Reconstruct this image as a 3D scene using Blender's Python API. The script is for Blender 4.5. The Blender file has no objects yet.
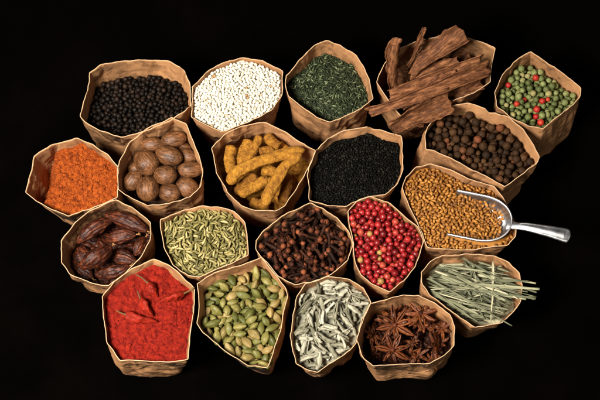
import bpy, math, random
import numpy as np
from mathutils import Vector, Matrix, Euler, noise

random.seed(11); rng = np.random.default_rng(11)
S = bpy.context.scene; COL = S.collection
mm = 0.001
PI = math.pi

# ------------------------------------------------------------------ camera, lamps, exposure
RIM = 0.070                                   # height of the bag mouths above the table
PITCH = math.radians(74); DIST = 0.90; LENS = 72.0
TGT = Vector((0, 0, RIM))
FWD = Vector((0, math.cos(PITCH), -math.sin(PITCH))); UP = Vector((0, math.sin(PITCH), math.cos(PITCH))); RT = Vector((1, 0, 0))
EYE = TGT - FWD * DIST
cd = bpy.data.cameras.new('camera'); cam = bpy.data.objects.new('camera', cd); COL.objects.link(cam)
cd.lens = LENS; cd.sensor_width = 36; cd.clip_start = 0.01; cd.clip_end = 50
cam.location = EYE; cam.rotation_euler = (PI / 2 - PITCH, 0, 0)
S.camera = cam
W = bpy.data.worlds.new('World'); S.world = W; W.use_nodes = True
W.node_tree.nodes['Background'].inputs[0].default_value = (0.9, 0.8, 0.7, 1)
W.node_tree.nodes['Background'].inputs[1].default_value = 0.004
S.view_settings.view_transform = 'Standard'; S.view_settings.look = 'None'
S.view_settings.exposure = 0.0; S.view_settings.gamma = 1.0


def area(name, loc, tgt, size, power, col):
    d = bpy.data.lights.new(name, 'AREA'); d.shape = 'RECTANGLE'; d.size, d.size_y = size; d.energy = power; d.color = col
    o = bpy.data.objects.new(name, d); COL.objects.link(o); o.location = loc
    o.rotation_euler = (Vector(tgt) - Vector(loc)).to_track_quat('-Z', 'Y').to_euler()
    return o


area('key_softbox', (-0.38, -0.26, 0.88), (0, 0, 0.05), (0.26, 0.26), 26.0, (1.0, 0.95, 0.87))
area('fill_softbox', (0.55, -0.45, 0.80), (0, 0, 0.05), (0.35, 0.35), 1.4, (1.0, 0.92, 0.82))


def at(px, py, z):
    """photo pixel (600x400) -> world point at height z"""
    x = (px - 300) / 600 * 36 / LENS; y = (200 - py) / 600 * 36 / LENS
    d = FWD + RT * x + UP * y
    return EYE + d * ((z - EYE.z) / d.z)


# ------------------------------------------------------------------ materials
def lin(h):
    return tuple(h) + (1,)


class NT:
    def __init__(s, name):
        s.m = bpy.data.materials.new(name); s.m.use_nodes = True; s.t = s.m.node_tree; s.n = s.t.nodes
        s.b = s.n['Principled BSDF']

    def node(s, kind, **k):
        n = s.n.new(kind)
        for a, v in k.items():
            if a in n.inputs.keys():
                if hasattr(v, 'is_output'): s.t.links.new(v, n.inputs[a])
                else: n.inputs[a].default_value = v
            else: setattr(n, a, v)
        return n

    def link(s, a, b): s.t.links.new(a, b)

    def math(s, op, a, b=0.0):
        n = s.n.new('ShaderNodeMath'); n.operation = op
        for i, v in enumerate((a, b)):
            if hasattr(v, 'is_output'): s.link(v, n.inputs[i])
            else: n.inputs[i].default_value = v
        return n.outputs[0]

    def ramp(s, fac, stops, interp='LINEAR'):
        n = s.n.new('ShaderNodeValToRGB'); r = n.color_ramp; r.interpolation = interp
        while len(r.elements) < len(stops): r.elements.new(0.5)
        for e, (p, c) in zip(r.elements, stops): e.position = p; e.color = lin(c)
        s.link(fac, n.inputs[0]); return n.outputs[0]

    def mix(s, fac, a, b, mode='MIX'):
        n = s.n.new('ShaderNodeMix'); n.data_type = 'RGBA'; n.blend_type = mode
        for i, v in ((0, fac), (6, a), (7, b)):
            if hasattr(v, 'is_output'): s.link(v, n.inputs[i])
            else: n.inputs[i].default_value = v if i == 0 else lin(v)
        return n.outputs[2]

    def coord(s): return s.n.new('ShaderNodeTexCoord').outputs['Object']

    def rand(s):
        a = s.n.new('ShaderNodeObjectInfo').outputs['Random']; b = s.n.new('ShaderNodeNewGeometry').outputs['Random Per Island']
        return s.math('FRACT', s.math('ADD', a, b))

    def noise(s, scale, detail=3, rough=0.6, vec=None, w=None):
        n = s.n.new('ShaderNodeTexNoise'); n.inputs['Scale'].default_value = scale; n.inputs['Detail'].default_value = detail
        n.inputs['Roughness'].default_value = rough
        if w is not None: n.noise_dimensions = '4D'; s.link(w, n.inputs['W'])
        s.link(vec if vec is not None else s.coord(), n.inputs['Vector']); return n.outputs[0]

    def bump(s, h, dist, strength=1.0):
        n = s.n.new('ShaderNodeBump'); n.inputs['Distance'].default_value = dist; n.inputs['Strength'].default_value = strength
        s.link(h, n.inputs['Height']); s.link(n.outputs[0], s.b.inputs['Normal']); return n

    def done(s, col=None, rough=0.6, spec=0.4):
        if col is not None:
            if hasattr(col, 'is_output'): s.link(col, s.b.inputs['Base Color'])
            else: s.b.inputs['Base Color'].default_value = lin(col)
        if hasattr(rough, 'is_output'): s.link(rough, s.b.inputs['Roughness'])
        else: s.b.inputs['Roughness'].default_value = rough
        s.b.inputs['Specular IOR Level'].default_value = spec
        return s.m


def grain_mat(name, stops, rough=0.5, spec=0.4, nscale=700, var=(0.65, 1.25), bump=0.15, bscale=900, streak=None, interp='LINEAR'):
    """one colour per grain from its own random number, mottled, with a fine relief"""
    t = NT(name); r = t.rand(); c = t.ramp(r, stops, interp)
    vec = t.coord()
    if streak:
        mp = t.node('ShaderNodeMapping'); t.link(vec, mp.inputs['Vector']); mp.inputs['Scale'].default_value = streak; vec = mp.outputs[0]
    n = t.noise(nscale, 3, 0.6, vec, w=t.math('MULTIPLY', r, 37.0))
    v = t.ramp(n, [(0.3, (var[0],) * 3), (0.72, (var[1],) * 3)])
    c = t.mix(1.0, c, v, 'MULTIPLY')
    if bump: t.bump(t.noise(bscale, 2, 0.6, vec, w=t.math('MULTIPLY', r, 11.0)), bump * mm)
    return t.done(c, rough, spec)


def paper_mat(name, tone, island=False):
    t = NT(name); co = t.coord()
    big = t.noise(28, 4, 0.6, co); fine = t.noise(900, 4, 0.7, co)
    mp = t.node('ShaderNodeMapping'); t.link(co, mp.inputs['Vector']); mp.inputs['Scale'].default_value = (1, 1, 0.12)
    fib = t.noise(1400, 2, 0.6, mp.outputs[0])
    r = t.n.new('ShaderNodeObjectInfo').outputs['Random']
    base = t.ramp(r, [(0, tuple(x * 0.93 for x in tone)), (1, tuple(x * 1.05 for x in tone))])
    c = t.mix(1.0, base, t.ramp(big, [(0.3, (0.80, 0.78, 0.76)), (0.7, (1.08, 1.08, 1.08))]), 'MULTIPLY')
    c = t.mix(1.0, c, t.ramp(fib, [(0.3, (0.93, 0.92, 0.91)), (0.7, (1.04, 1.04, 1.04))]), 'MULTIPLY')
    vo = t.node('ShaderNodeTexVoronoi', feature='DISTANCE_TO_EDGE'); vo.inputs['Scale'].default_value = 34
    wv = t.node('ShaderNodeMix', data_type='RGBA', blend_type='LINEAR_LIGHT'); wv.inputs[0].default_value = 0.012
    t.link(co, wv.inputs[6]); nz = t.node('ShaderNodeTexNoise'); nz.inputs['Scale'].default_value = 60; t.link(co, nz.inputs['Vector']); t.link(nz.outputs['Color'], wv.inputs[7])
    t.link(wv.outputs[2], vo.inputs['Vector'])
    cr = t.ramp(vo.outputs['Distance'], [(0.0, (0, 0, 0)), (0.10, (0.75,) * 3), (0.4, (1, 1, 1))])
    h = t.math('ADD', t.math('MULTIPLY', cr, 0.55), t.math('ADD', t.math('MULTIPLY', fine, 0.10), t.math('MULTIPLY', t.noise(70, 5, 0.65, co), 1.3)))
    bn = t.bump(h, 0.8 * mm, 0.5).outputs[0]
    for sc_, k_ in ((24, 0.46), (60, 0.34), (130, 0.18)):      # flat crumpled facets
        v = t.node('ShaderNodeTexVoronoi'); v.inputs['Scale'].default_value = sc_; t.link(wv.outputs[2], v.inputs['Vector'])
        a = t.node('ShaderNodeVectorMath', operation='MULTIPLY_ADD'); t.link(v.outputs['Color'], a.inputs[0]); a.inputs[1].default_value = (k_,) * 3; a.inputs[2].default_value = (-k_ / 2,) * 3
        b = t.node('ShaderNodeVectorMath', operation='ADD'); t.link(bn, b.inputs[0]); t.link(a.outputs[0], b.inputs[1]); bn = b.outputs[0]
    b = t.node('ShaderNodeVectorMath', operation='NORMALIZE'); t.link(bn, b.inputs[0]); t.link(b.outputs[0], t.b.inputs['Normal'])
    return t.done(c, 0.72, 0.25)


KRAFT = paper_mat('kraft_paper', (0.385, 0.192, 0.083))
EDGE = NT('cut_edge_rim_highlight').done((0.54, 0.36, 0.21), 0.9, 0.1)  # pale cut fibres; the bright rim highlight is also painted into this colour

# ------------------------------------------------------------------ mesh helpers


class MB:
    def __init__(s): s.v = []; s.f = []; s.mi = []

    def add(s, vs, fs, mi=0, M=None):
        o = len(s.v)
        s.v += [tuple(M @ Vector(p)) for p in vs] if M is not None else [tuple(p) for p in vs]
        s.f += [tuple(i + o for i in f) for f in fs]; s.mi += [mi] * len(fs); return s

    def mesh(s, name, mats, smooth=True):
        me = bpy.data.meshes.new(name); me.from_pydata(s.v, [], s.f)
        for m in (mats if isinstance(mats, (list, tuple)) else [mats]): me.materials.append(m)
        me.polygons.foreach_set('material_index', s.mi); me.polygons.foreach_set('use_smooth', [smooth] * len(s.f))
        me.update(); return me


def obj(name, data, parent=None, label=None, cat=None, group=None, kind=None, loc=None, rot=None, scale=None):
    o = bpy.data.objects.new(name, data); COL.objects.link(o)
    if parent: o.parent = parent
    if loc is not None: o.location = loc
    if rot is not None: o.rotation_euler = rot
    if scale is not None: o.scale = scale
    if label: o['label'] = label
    if cat: o['category'] = cat
    if group: o['group'] = group
    if kind: o['kind'] = kind
    return o


def ellipsoid(rx, ry, rz, nu=12, nv=8, fn=None):
    vs = [(-rx, 0, 0)]; fs = []
    for j in range(1, nv):
        a = PI * j / nv
        for i in range(nu):
            b = 2 * PI * i / nu
            vs.append((-rx * math.cos(a), ry * math.sin(a) * math.cos(b), rz * math.sin(a) * math.sin(b)))
    vs.append((rx, 0, 0)); e = len(vs) - 1
    for i in range(nu):
        k = (i + 1) % nu
        fs.append((0, 1 + k, 1 + i)); fs.append((e, e - nu + i, e - nu + k))
        for j in range(nv - 2):
            a = 1 + j * nu; fs.append((a + i, a + k, a + nu + k, a + nu + i))
    if fn: vs = [fn(Vector(p)) for p in vs]
    return vs, fs


def tube(pts, rad, seg=12, shape=None):
    """closed tube along pts; rad per point; shape(i_frac, angle) multiplies the radius"""
    pts = [Vector(p) for p in pts]; n = len(pts); vs = []; fs = []
    ref = Vector((0.13, 0.21, 1)).normalized()
    for i, p in enumerate(pts):
        d = (pts[min(i + 1, n - 1)] - pts[max(i - 1, 0)]).normalized()
        a = d.cross(ref)
        if a.length < 1e-4: a = d.cross(Vector((1, 0, 0)))
        a.normalize(); b = a.cross(d)
        for k in range(seg):
            q = 2 * PI * k / seg; r = rad[i] * (shape(i / (n - 1), q) if shape else 1)
            vs.append(p + a * (math.cos(q) * r) + b * (math.sin(q) * r))
    for i in range(n - 1):
        for k in range(seg):
            m = (k + 1) % seg; fs.append((i * seg + k, i * seg + m, (i + 1) * seg + m, (i + 1) * seg + k))
    fs.append(tuple(range(seg - 1, -1, -1))); fs.append(tuple((n - 1) * seg + k for k in range(seg)))
    return vs, fs


def spline(cps, n):
    cps = [Vector(c) for c in cps]
    if len(cps) == 2: cps = [cps[0], (cps[0] + cps[1]) / 2, cps[1]]
    P = [cps[0] * 2 - cps[1]] + cps + [cps[-1] * 2 - cps[-2]]; out = []
    m = len(cps) - 1
    for i in range(n):
        u = i / (n - 1) * m; k = min(int(u), m - 1); t = u - k
        a, b, c, d = P[k:k + 4]
        out.append(0.5 * ((2 * b) + (c - a) * t + (2 * a - 5 * b + 4 * c - d) * t * t + (3 * b - a - 3 * c + d) * t ** 3))
    return out


def sheet(L, Wd, th, nl, nw, curl, bend=0.0, twist=0.0, jag=0.0, rough=0.0, seed=0, taper=None):
    """thick sheet along x, curled round its length (curl in radians), both faces and edges closed"""
    so = Vector((seed * 7.31, seed * 3.17, seed * 1.7)); top = []; bot = []
    for i in range(nl + 1):
        u = i / nl
        for j in range(nw + 1):
            v = j / nw * 2 - 1
            ww = Wd * (taper(u) if taper else 1) * (1 + 0.18 * jag * noise.noise(so + Vector((u * 5, v * 2, 0))))
            x = (u - 0.5) * L
            if i in (0, nl): x += jag * (0.09 * noise.noise(so + Vector((v * 1.6 + i, 5, 1))) + 0.02 * noise.noise(so + Vector((v * 6 + i, 5, 1)))) * L
            y = v * ww / 2 + (jag * (0.16 * ww * noise.noise(so + Vector((u * 4, v * 2, 9))) + 0.05 * ww * noise.noise(so + Vector((u * 17, v * 2, 9)))) * max(0, (abs(v) - 0.6) / 0.4))
            if abs(curl) > 1e-3:
                R = ww / curl; a = y / R; yy = R * math.sin(a); zz = R * (1 - math.cos(a)); ny, nz = -math.sin(a), math.cos(a)
            else: yy, zz, ny, nz = y, 0, 0, 1
            zz += bend * L * (1 - (2 * u - 1) ** 2) + rough * noise.noise(so + Vector((u * 6, v * 2, 3)))
            tw = twist * (u - 0.5); c, s = math.cos(tw), math.sin(tw)
            for lst, k in ((top, th / 2), (bot, -th / 2)):
                Y = yy + ny * k; Z = zz + nz * k; lst.append((x, Y * c - Z * s, Y * s + Z * c))
    n = (nl + 1) * (nw + 1); vs = top + bot; fs = []; ix = lambda i, j: i * (nw + 1) + j
    for i in range(nl):
        for j in range(nw):
            a, b, c, d = ix(i, j), ix(i + 1, j), ix(i + 1, j + 1), ix(i, j + 1)
            fs.append((a, b, c, d)); fs.append((n + d, n + c, n + b, n + a))
    for i in range(nl):
        for j, fl in ((0, 0), (nw, 1)):
            a, b = ix(i, j), ix(i + 1, j); f = (b, a, n + a, n + b); fs.append(f if not fl else f[::-1])
    for j in range(nw):
        for i, fl in ((0, 1), (nl, 0)):
            a, b = ix(i, j), ix(i, j + 1); f = (b, a, n + a, n + b); fs.append(f if not fl else f[::-1])
    return vs, fs


def frame(p0, p1, roll=0.0):
    """matrix with x from p0 to p1, origin at the middle, z roughly up, rolled about x"""
    x = (p1 - p0).normalized(); y = Vector((0, 0, 1)).cross(x)
    if y.length < 1e-4: y = Vector((0, 1, 0))
    y.normalize(); z = x.cross(y)
    M = Matrix((x, y, z)).transposed().to_4x4(); M = Matrix.Translation((p0 + p1) / 2) @ M @ Matrix.Rotation(roll, 4, 'X'); return M


# ------------------------------------------------------------------ table
tb = MB(); tb.add([(-6, -6, 0), (6, -6, 0), (6, 6, 0), (-6, 6, 0)], [(0, 1, 2, 3)])
t = NT('black_velvet'); n_ = t.noise(14, 5, 0.6)
BLACK = t.done(t.ramp(n_, [(0.35, (0.0006, 0.0005, 0.0004)), (0.75, (0.0014, 0.0010, 0.0008))]), 1.0, 0.0)
obj('table_surface', tb.mesh('table_surface', BLACK), kind='structure')

# ------------------------------------------------------------------ paper bags
NC, NR = 320, 40


def resample(poly, n, soft=2):
    p = np.array(poly, float); q = np.vstack([p, p[:1]]); d = np.r_[0, np.cumsum(np.hypot(*np.diff(q, axis=0).T))]
    t = np.linspace(0, d[-1], n, endpoint=False)
    r = np.c_[np.interp(t, d, q[:, 0]), np.interp(t, d, q[:, 1])]
    for _ in range(soft): r = 0.25 * np.roll(r, 1, 0) + 0.5 * r + 0.25 * np.roll(r, -1, 0)
    return r


class Bag:
    def __init__(s, poly, label, off=(0, 0), sc=0.80, rim=RIM, seed=0, notch=()):
        so = Vector((seed * 11.3, seed * 5.1, seed * 2.7)); s.rim = rim
        pr = resample(poly, NC, 2); zr = np.zeros(NC); xy = np.zeros((NC, 2))
        for i, (a, b) in enumerate(pr):
            g = 2 * PI * i / NC
            z = rim + 2.0 * mm * noise.noise(so + Vector((math.cos(g) * 1.5, math.sin(g) * 1.5, 0))) + 0.8 * mm * noise.noise(so + Vector((math.cos(g) * 7, math.sin(g) * 7, 3)))
            zr[i] = z; p = at(a, b, z); xy[i] = p.x, p.y
        s.c = xy.mean(0)
        bp = resample(poly, NC, 26); bxy = np.array([at(a, b, rim)[:2] for a, b in bp])
        base = s.c + (bxy - s.c) * sc + np.array(off) * mm
        s.G = np.zeros((NR + 1, NC, 3))
        for (nx_, ny_, wd, dp) in notch:                 # torn places in the rim
            i0 = int(np.argmin((pr[:, 0] - nx_) ** 2 + (pr[:, 1] - ny_) ** 2)); k = np.abs((np.arange(NC) - i0 + NC // 2) % NC - NC // 2) * 0.9 / wd
            zr -= np.maximum(0, 1 - k) ** 0.8 * dp * mm
        zr += np.array([0.45 * mm * max(0, noise.noise(so + Vector((i * 0.9, 0, 0)))) + 0.5 * mm * noise.noise(so + Vector((i * 0.13, 4, 0))) for i in range(NC)])
        R_ = np.random.default_rng(seed + 50); U = np.arange(NC) * 0.9; Z = np.linspace(0, rim * 1000, NR + 1)[:, None]; CR = np.zeros((NR + 1, NC)); per = NC * 0.9
        for c_ in range(130):                            # sharp creases crossing the paper
            u0, z0, an = R_.uniform(0, per), R_.uniform(-8, 70), R_.choice([R_.uniform(0, PI), R_.normal(PI / 2, 0.3)]); w = R_.uniform(5, 15) if c_ < 46 else R_.uniform(1.8, 4.5); ln = R_.uniform(12, 45) if c_ < 46 else R_.uniform(6, 22); am = R_.uniform(-0.75, 0.95) if c_ < 46 else R_.uniform(-0.30, 0.34)
            du = (U[None, :] - u0 + per / 2) % per - per / 2; dz = Z - z0
            al = du * math.cos(an) + dz * math.sin(an); ac = -du * math.sin(an) + dz * math.cos(an)
            CR += am * np.maximum(0, 1 - np.abs(ac) / w) * np.clip(1.6 - np.abs(al) / ln * 1.6, 0, 1)
        for r in range(NR + 1):
            t = r / NR; e = t ** 0.9
            row = xy * (1 - e) + base * e
            for i in range(NC):
                x, y = row[i]; z = zr[i] * (1 - t)
                dx, dy = row[i] - s.c; l = math.hypot(dx, dy); nx, ny = dx / l, dy / l
                P = Vector((x, y, z)) * 1000; k = min(1, t * 5 + 0.4)
                d = (1.5 * noise.noise(so * 3 + Vector((P.x, P.y, P.z * .5)) * 0.03) + 0.35 * (1 - abs(noise.noise(so + P * 0.10)) * 2.4) + 2.1 * CR[r, i] - 0.4) * mm * k + 0.5 * mm * noise.noise(so + Vector((i * 0.11, 9, 0))) * max(0, 1 - t * 6)
                s.G[r, i] = x + nx * d, y + ny * d, z
        pass
        th = 0.45 * mm; b = MB(); vs = []; fs = []; mi = []
        nrm = np.zeros((NC, 2)); tg = np.roll(s.G[0, :, :2], -2, 0) - np.roll(s.G[0, :, :2], 2, 0)
        l = np.hypot(tg[:, 0], tg[:, 1]); nrm[:, 0] = tg[:, 1] / l; nrm[:, 1] = -tg[:, 0] / l
        if (nrm * (s.G[0, :, :2] - s.c)).sum() < 0: nrm = -nrm
        for side in (0.5, -0.5):
            for r in range(NR + 1):
                for i in range(NC):
                    x, y, z = s.G[r, i]; vs.append((x + nrm[i, 0] * th * side, y + nrm[i, 1] * th * side, max(z, 0.0006)))
        n1 = (NR + 1) * NC; orient = np.cross(xy[1] - xy[0], s.c - xy[0]) > 0
        def q(a, b_, c, d, m, flip=False): fs.append((d, c, b_, a) if (flip != bool(orient)) else (a, b_, c, d)); mi.append(m)
        for r in range(NR):
            for i in range(NC):
                k = (i + 1) % NC; A, B, C, D = r * NC + i, r * NC + k, (r + 1) * NC + k, (r + 1) * NC + i
                q(A, B, C, D, 0, False); q(n1 + A, n1 + B, n1 + C, n1 + D, 0, True)
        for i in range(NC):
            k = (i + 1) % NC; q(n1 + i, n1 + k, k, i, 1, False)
        fs.append(tuple(NR * NC + i for i in range(NC))); mi.append(0)
        b.v = vs; b.f = fs; b.mi = mi
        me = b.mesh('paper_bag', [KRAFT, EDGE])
        # keep the cut edge crisp
        sm = np.ones(len(fs), bool); sm[[i for i, m in enumerate(mi) if m == 1]] = False
        me.polygons.foreach_set('use_smooth', sm)
        s.o = obj('paper_bag', me, label=label, cat='paper bag', group='open brown paper bags of spices')

    def fill(s, depth, mound=3, slope=(0, 0), fn=None):
        """set the height of what lies in the bag: depth below the rim at the wall, in mm"""
        z0 = s.rim - depth * mm; s.mound = mound * mm
        zf = lambda x, y: z0 + slope[0] * (x - s.c[0]) + slope[1] * (y - s.c[1]) + (fn((x - s.c[0]) / mm, (y - s.c[1]) / mm) * mm if fn else 0)
        B = s.G[0].copy(); i = np.arange(NC)
        for _ in range(5):
            z = np.array([zf(a, b) for a, b in B[:, :2]]); t = np.clip(1 - z / np.maximum(s.G[0, :, 2], 0.01), 0.02, 0.97) * NR
            k = np.minimum(t.astype(int), NR - 1); f = (t - k)[:, None]
            B = s.G[k, i] * (1 - f) + s.G[k + 1, i] * f
        s.B = B; s.zf = zf
        ang = np.arctan2(B[:, 1] - s.c[1], B[:, 0] - s.c[0]); r = np.hypot(B[:, 0] - s.c[0], B[:, 1] - s.c[1])
        o = np.argsort(ang); s.ang = ang[o]; s.rad = r[o]
        s.rad = np.minimum(s.rad, np.interp(s.ang, *s.ring(z0 + 5 * mm), period=2 * PI) - 0.4 * mm)
        return s

    def ring(s, z):
        """angles and radii of the wall at height z"""
        i = np.arange(NC); t = np.clip(1 - z / s.G[0, :, 2], 0.0, 0.97) * NR; k = np.minimum(t.astype(int), NR - 1); f = (t - k)[:, None]
        B = s.G[k, i] * (1 - f) + s.G[k + 1, i] * f; a = np.arctan2(B[:, 1] - s.c[1], B[:, 0] - s.c[0]); o = np.argsort(a)
        return a[o], np.hypot(B[:, 0] - s.c[0], B[:, 1] - s.c[1])[o]

    def keep(s, p, rad):
        """move a point towards the middle until a ball of that radius clears the wall"""
        p = Vector(p); A, Rr = s.ring(min(p.z, s.rim)); G_ = np.c_[s.c[0] + Rr * np.cos(A), s.c[1] + Rr * np.sin(A)]
        for _ in range(60):
            d = math.hypot(p.x - s.c[0], p.y - s.c[1])
            if d < np.interp(math.atan2(p.y - s.c[1], p.x - s.c[0]), A, Rr, period=2 * PI) and np.hypot(G_[:, 0] - p.x, G_[:, 1] - p.y).min() > rad + 0.6 * mm: break
            p.x += (s.c[0] - p.x) / max(d, 1e-6) * 0.5 * mm; p.y += (s.c[1] - p.y) / max(d, 1e-6) * 0.5 * mm
        return p

    def sfrac(s, x, y):
        a = np.arctan2(y - s.c[1], x - s.c[0]); return np.hypot(x - s.c[0], y - s.c[1]) / np.interp(a, s.ang, s.rad, period=2 * PI)

    def height(s, x, y):
        q = np.clip(s.sfrac(x, y), 0, 1); return s.zf(x, y) + s.mound * (1 - q * q)

    def bed(s, name, mat, label, cat, rings=14, fn=None, kind='stuff', drop=0.0, group=None):
        vs = [(s.c[0], s.c[1], float(s.height(s.c[0], s.c[1])) + (fn(s.c[0], s.c[1], 0) if fn else 0) - drop)]; fs = []
        for r in range(1, rings + 1):
            q = r / rings
            for i in range(NC):
                x = s.c[0] + (s.B[i, 0] - s.c[0]) * q; y = s.c[1] + (s.B[i, 1] - s.c[1]) * q
                z = float(s.height(x, y)) - drop
                if fn: z += fn(x, y, q)
                vs.append((x, y, z))
        for i in range(NC):
            k = (i + 1) % NC; fs.append((0, 1 + k, 1 + i))
            for r in range(rings - 1):
                a = 1 + r * NC; fs.append((a + i, a + k, a + NC + k, a + NC + i))
        return vs, fs

    def pile(s, n, dims, K=18, cell=0.35, block=None, edge=0.995, jitter=0.15, seed=1, pitch=0.25, cap=3.0):
        """drop n ellipsoid grains (half axes in m, scaled at random) one by one into the lowest of K spots"""
        R = np.random.default_rng(seed); c = cell * mm
        x0, y0 = s.B[:, :2].min(0) - 2 * c; x1, y1 = s.B[:, :2].max(0) + 2 * c
        nx, ny = int((x1 - x0) / c) + 1, int((y1 - y0) / c) + 1
        X, Y = np.meshgrid(x0 + np.arange(nx) * c, y0 + np.arange(ny) * c, indexing='ij')
        q = s.sfrac(X, Y); Hb = s.zf(X, Y) + s.mound * (1 - np.clip(q, 0, 1) ** 2); H = Hb.copy(); H[q > edge] = 9.0
        if block is not None: H[block(X, Y)] = 9.0
        own = np.full((nx, ny), -1); out = []; ok = np.argwhere(q < 0.97 * edge); fails = 0
        for g in range(n):
            h0 = dims[2]; sc = 1 + jitter * R.uniform(-1, 1.2); a, b, h = (d * sc for d in dims); best = None
            for _ in range(K):
                i, j = ok[R.integers(len(ok))]; yaw = R.uniform(0, PI); ca, sa = math.cos(yaw), math.sin(yaw)
                ex = math.sqrt((a * ca) ** 2 + (b * sa) ** 2); ey = math.sqrt((a * sa) ** 2 + (b * ca) ** 2)
                ri, rj = int(ex / c) + 1, int(ey / c) + 1
                i0, i1, j0, j1 = i - ri, i + ri + 1, j - rj, j + rj + 1
                if i0 < 0 or j0 < 0 or i1 > nx or j1 > ny: continue
                dx = (np.arange(-ri, ri + 1) * c)[:, None]; dy = (np.arange(-rj, rj + 1) * c)[None, :]
                u = (dx * ca + dy * sa) / a; v = (-dx * sa + dy * ca) / b; w = 1 - u * u - v * v
                m = w > 0; pr = np.sqrt(np.maximum(w, 0)) * h
                z = np.max(np.where(m, H[i0:i1, j0:j1] + pr, -9))
                if z > 5: continue
                sco = z - Hb[i, j]
                if best is None or sco < best[0]: best = (sco, z, i, j, yaw, i0, i1, j0, j1, m, pr, sc, ca, sa, a)
            if best is None or best[0] > cap * h:
                fails += 1
                if fails > 110: break
                continue
            fails = 0
            _, z, i, j, yaw, i0, i1, j0, j1, m, pr, sc, ca, sa, a = best
            sub = H[i0:i1, j0:j1]; up = m & (z + pr > sub)
            di, dj = int(a * ca / c * 0.8), int(a * sa / c * 0.8)
            hp = H[min(max(i + di, 0), nx - 1), min(max(j + dj, 0), ny - 1)]; hm = H[min(max(i - di, 0), nx - 1), min(max(j - dj, 0), ny - 1)]
            pt = 0 if max(hp, hm) > 5 else max(-0.5, min(0.5, (hp - hm) / (1.6 * a) * 0.5))
            sub[up] = (z + pr)[up]; own[i0:i1, j0:j1][up] = g
            out.append([g, X[i, j], Y[i, j], z, yaw + (PI if R.random() < 0.5 else 0), pt, sc, R.uniform(-pitch, pitch)])
        cnt = np.bincount(own[own >= 0], minlength=n)
        full = {g: cnt[g] for g in range(n)}
        for o in out: o.append(full[o[0]])
        out.sort(key=lambda o: -o[-1]); s.H = H; s.grid = (x0, y0, c)
        return [o for o in out if o[-1] > 0]

    def top(s, x, y):
        x0, y0, c = s.grid; i = int((x - x0) / c); j = int((y - y0) / c)
        i = min(max(i, 0), s.H.shape[0] - 1); j = min(max(j, 0), s.H.shape[1] - 1); h = s.H[i, j]
        return h if h < 5 else float(s.height(x, y))


def pose(o, lift=0):
    g, x, y, z, yaw, pt, sc, roll, cnt = o
    flip = 1 if math.cos(yaw) > 0 or True else -1
    base = yaw % PI; p = pt if yaw < PI else -pt
    return (x, y, z), (random.uniform(-PI, PI), -p + roll * 0.6 - lift, yaw), (sc,) * 3


def heap(bag, name, meshes, n, dims, label, cat, group, mat, maxi=300, bedname=None, bedlabel=None, roll_free=True, mincells=4, pick=None, lift=0, **kw):
    """a pile of countable grains: the best seen ones are things, the rest one 'stuff' mesh together with the bed"""
    ps = bag.pile(n, dims, **kw); vs, fs = bag.bed('b', mat, '', '', drop=dims[2]); rest = MB(); rest.add(vs, fs)
    out = []
    for k, p in enumerate(ps):
        loc, rot, sc = pose(p, lift)
        if not roll_free: rot = (random.uniform(-0.5, 0.5),) + rot[1:]
        if k < maxi and p[-1] >= mincells:
            q = pick(k, p) if pick else None
            nm, ms, lb, ct, gp = q if q else (name, meshes, label, cat, group)
            m = ms[k % len(ms)]
            if isinstance(m, (list, tuple)):
                o = obj(nm, None, label=lb, cat=ct, group=gp, loc=loc, rot=rot, scale=sc); o.empty_display_size = 0.003
                for pn, pm in m: obj(pn, pm, parent=o)
            else: o = obj(nm, m, label=lb, cat=ct, group=gp, loc=loc, rot=rot, scale=sc)
            out.append(o)
        else:
            m = meshes[k % len(meshes)]
            M = Matrix.LocRotScale(Vector(loc), Euler(rot), Vector(sc))
            for mm_ in ([q[1] for q in m] if isinstance(m, (list, tuple)) else [m]):
                rest.add([v.co for v in mm_.vertices], [tuple(f.vertices) for f in mm_.polygons], 0, M)
    obj(bedname or name + '_fill', rest.mesh(name + '_fill', mat), label=bedlabel or ('rest of the heap of ' + cat + 's'), cat='spice heap', kind='stuff')
    return out


def lumpy(r, amp, freq, seed, nu=14, nv=10, ax=(1, 1, 1)):
    so = Vector((seed * 3.3, seed * 7.7, seed))
    def f(p):
        d = p.normalized(); k = 1 + amp * noise.noise(so + d * freq) + amp * 0.6 * (0.5 - abs(noise.noise(so * 2 + d * freq * 1.8)) * 2)
        return p * k
    return ellipsoid(r * ax[0], r * ax[1], r * ax[2], nu, nv, f)


def variants(name, mat, make, n=5, smooth=True):
    out = []
    for i in range(n):
        b = MB(); b.add(*make(i)); out.append(b.mesh(name, mat, smooth))
    return out


# ---- 1 black peppercorns
b1 = Bag([(88.7,72.5),(101,64.5),(120,61),(145,60),(167.5,61.7),(184,69),(189.5,82.5),(190,105),(186,110),(170,120),(145,131),(121,137.5),(100,130),(85,122),(80,116),(85,97),(89,82)],
         'crumpled brown paper bag of black peppercorns at the top left corner', seed=1, off=(-4, -4), sc=0.90, notch=((184, 70, 5, 5), (86, 88, 6, 3), (189, 104, 4, 4))).fill(27, 4, slope=(0.02, -0.06))
PEP = grain_mat('black_pepper', [(0, (0.003, 0.002, 0.0014)), (0.6, (0.008, 0.0048, 0.003)), (1, (0.024, 0.013, 0.008))], 0.5, 0.14, 900, bump=0.3, bscale=1300)
heap(b1, 'black_peppercorn', variants('black_peppercorn', PEP, lambda i: lumpy(1.6 * mm, 0.16, 3.4, i)), 1300, (1.55 * mm,) * 3,
     'wrinkled black peppercorn in the bag at the top left', 'peppercorn', 'black peppercorns', PEP, bedname='black_pepper_fill', bedlabel='lower layer of black peppercorns deep in the top left bag', seed=3, jitter=0.28)

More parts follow.
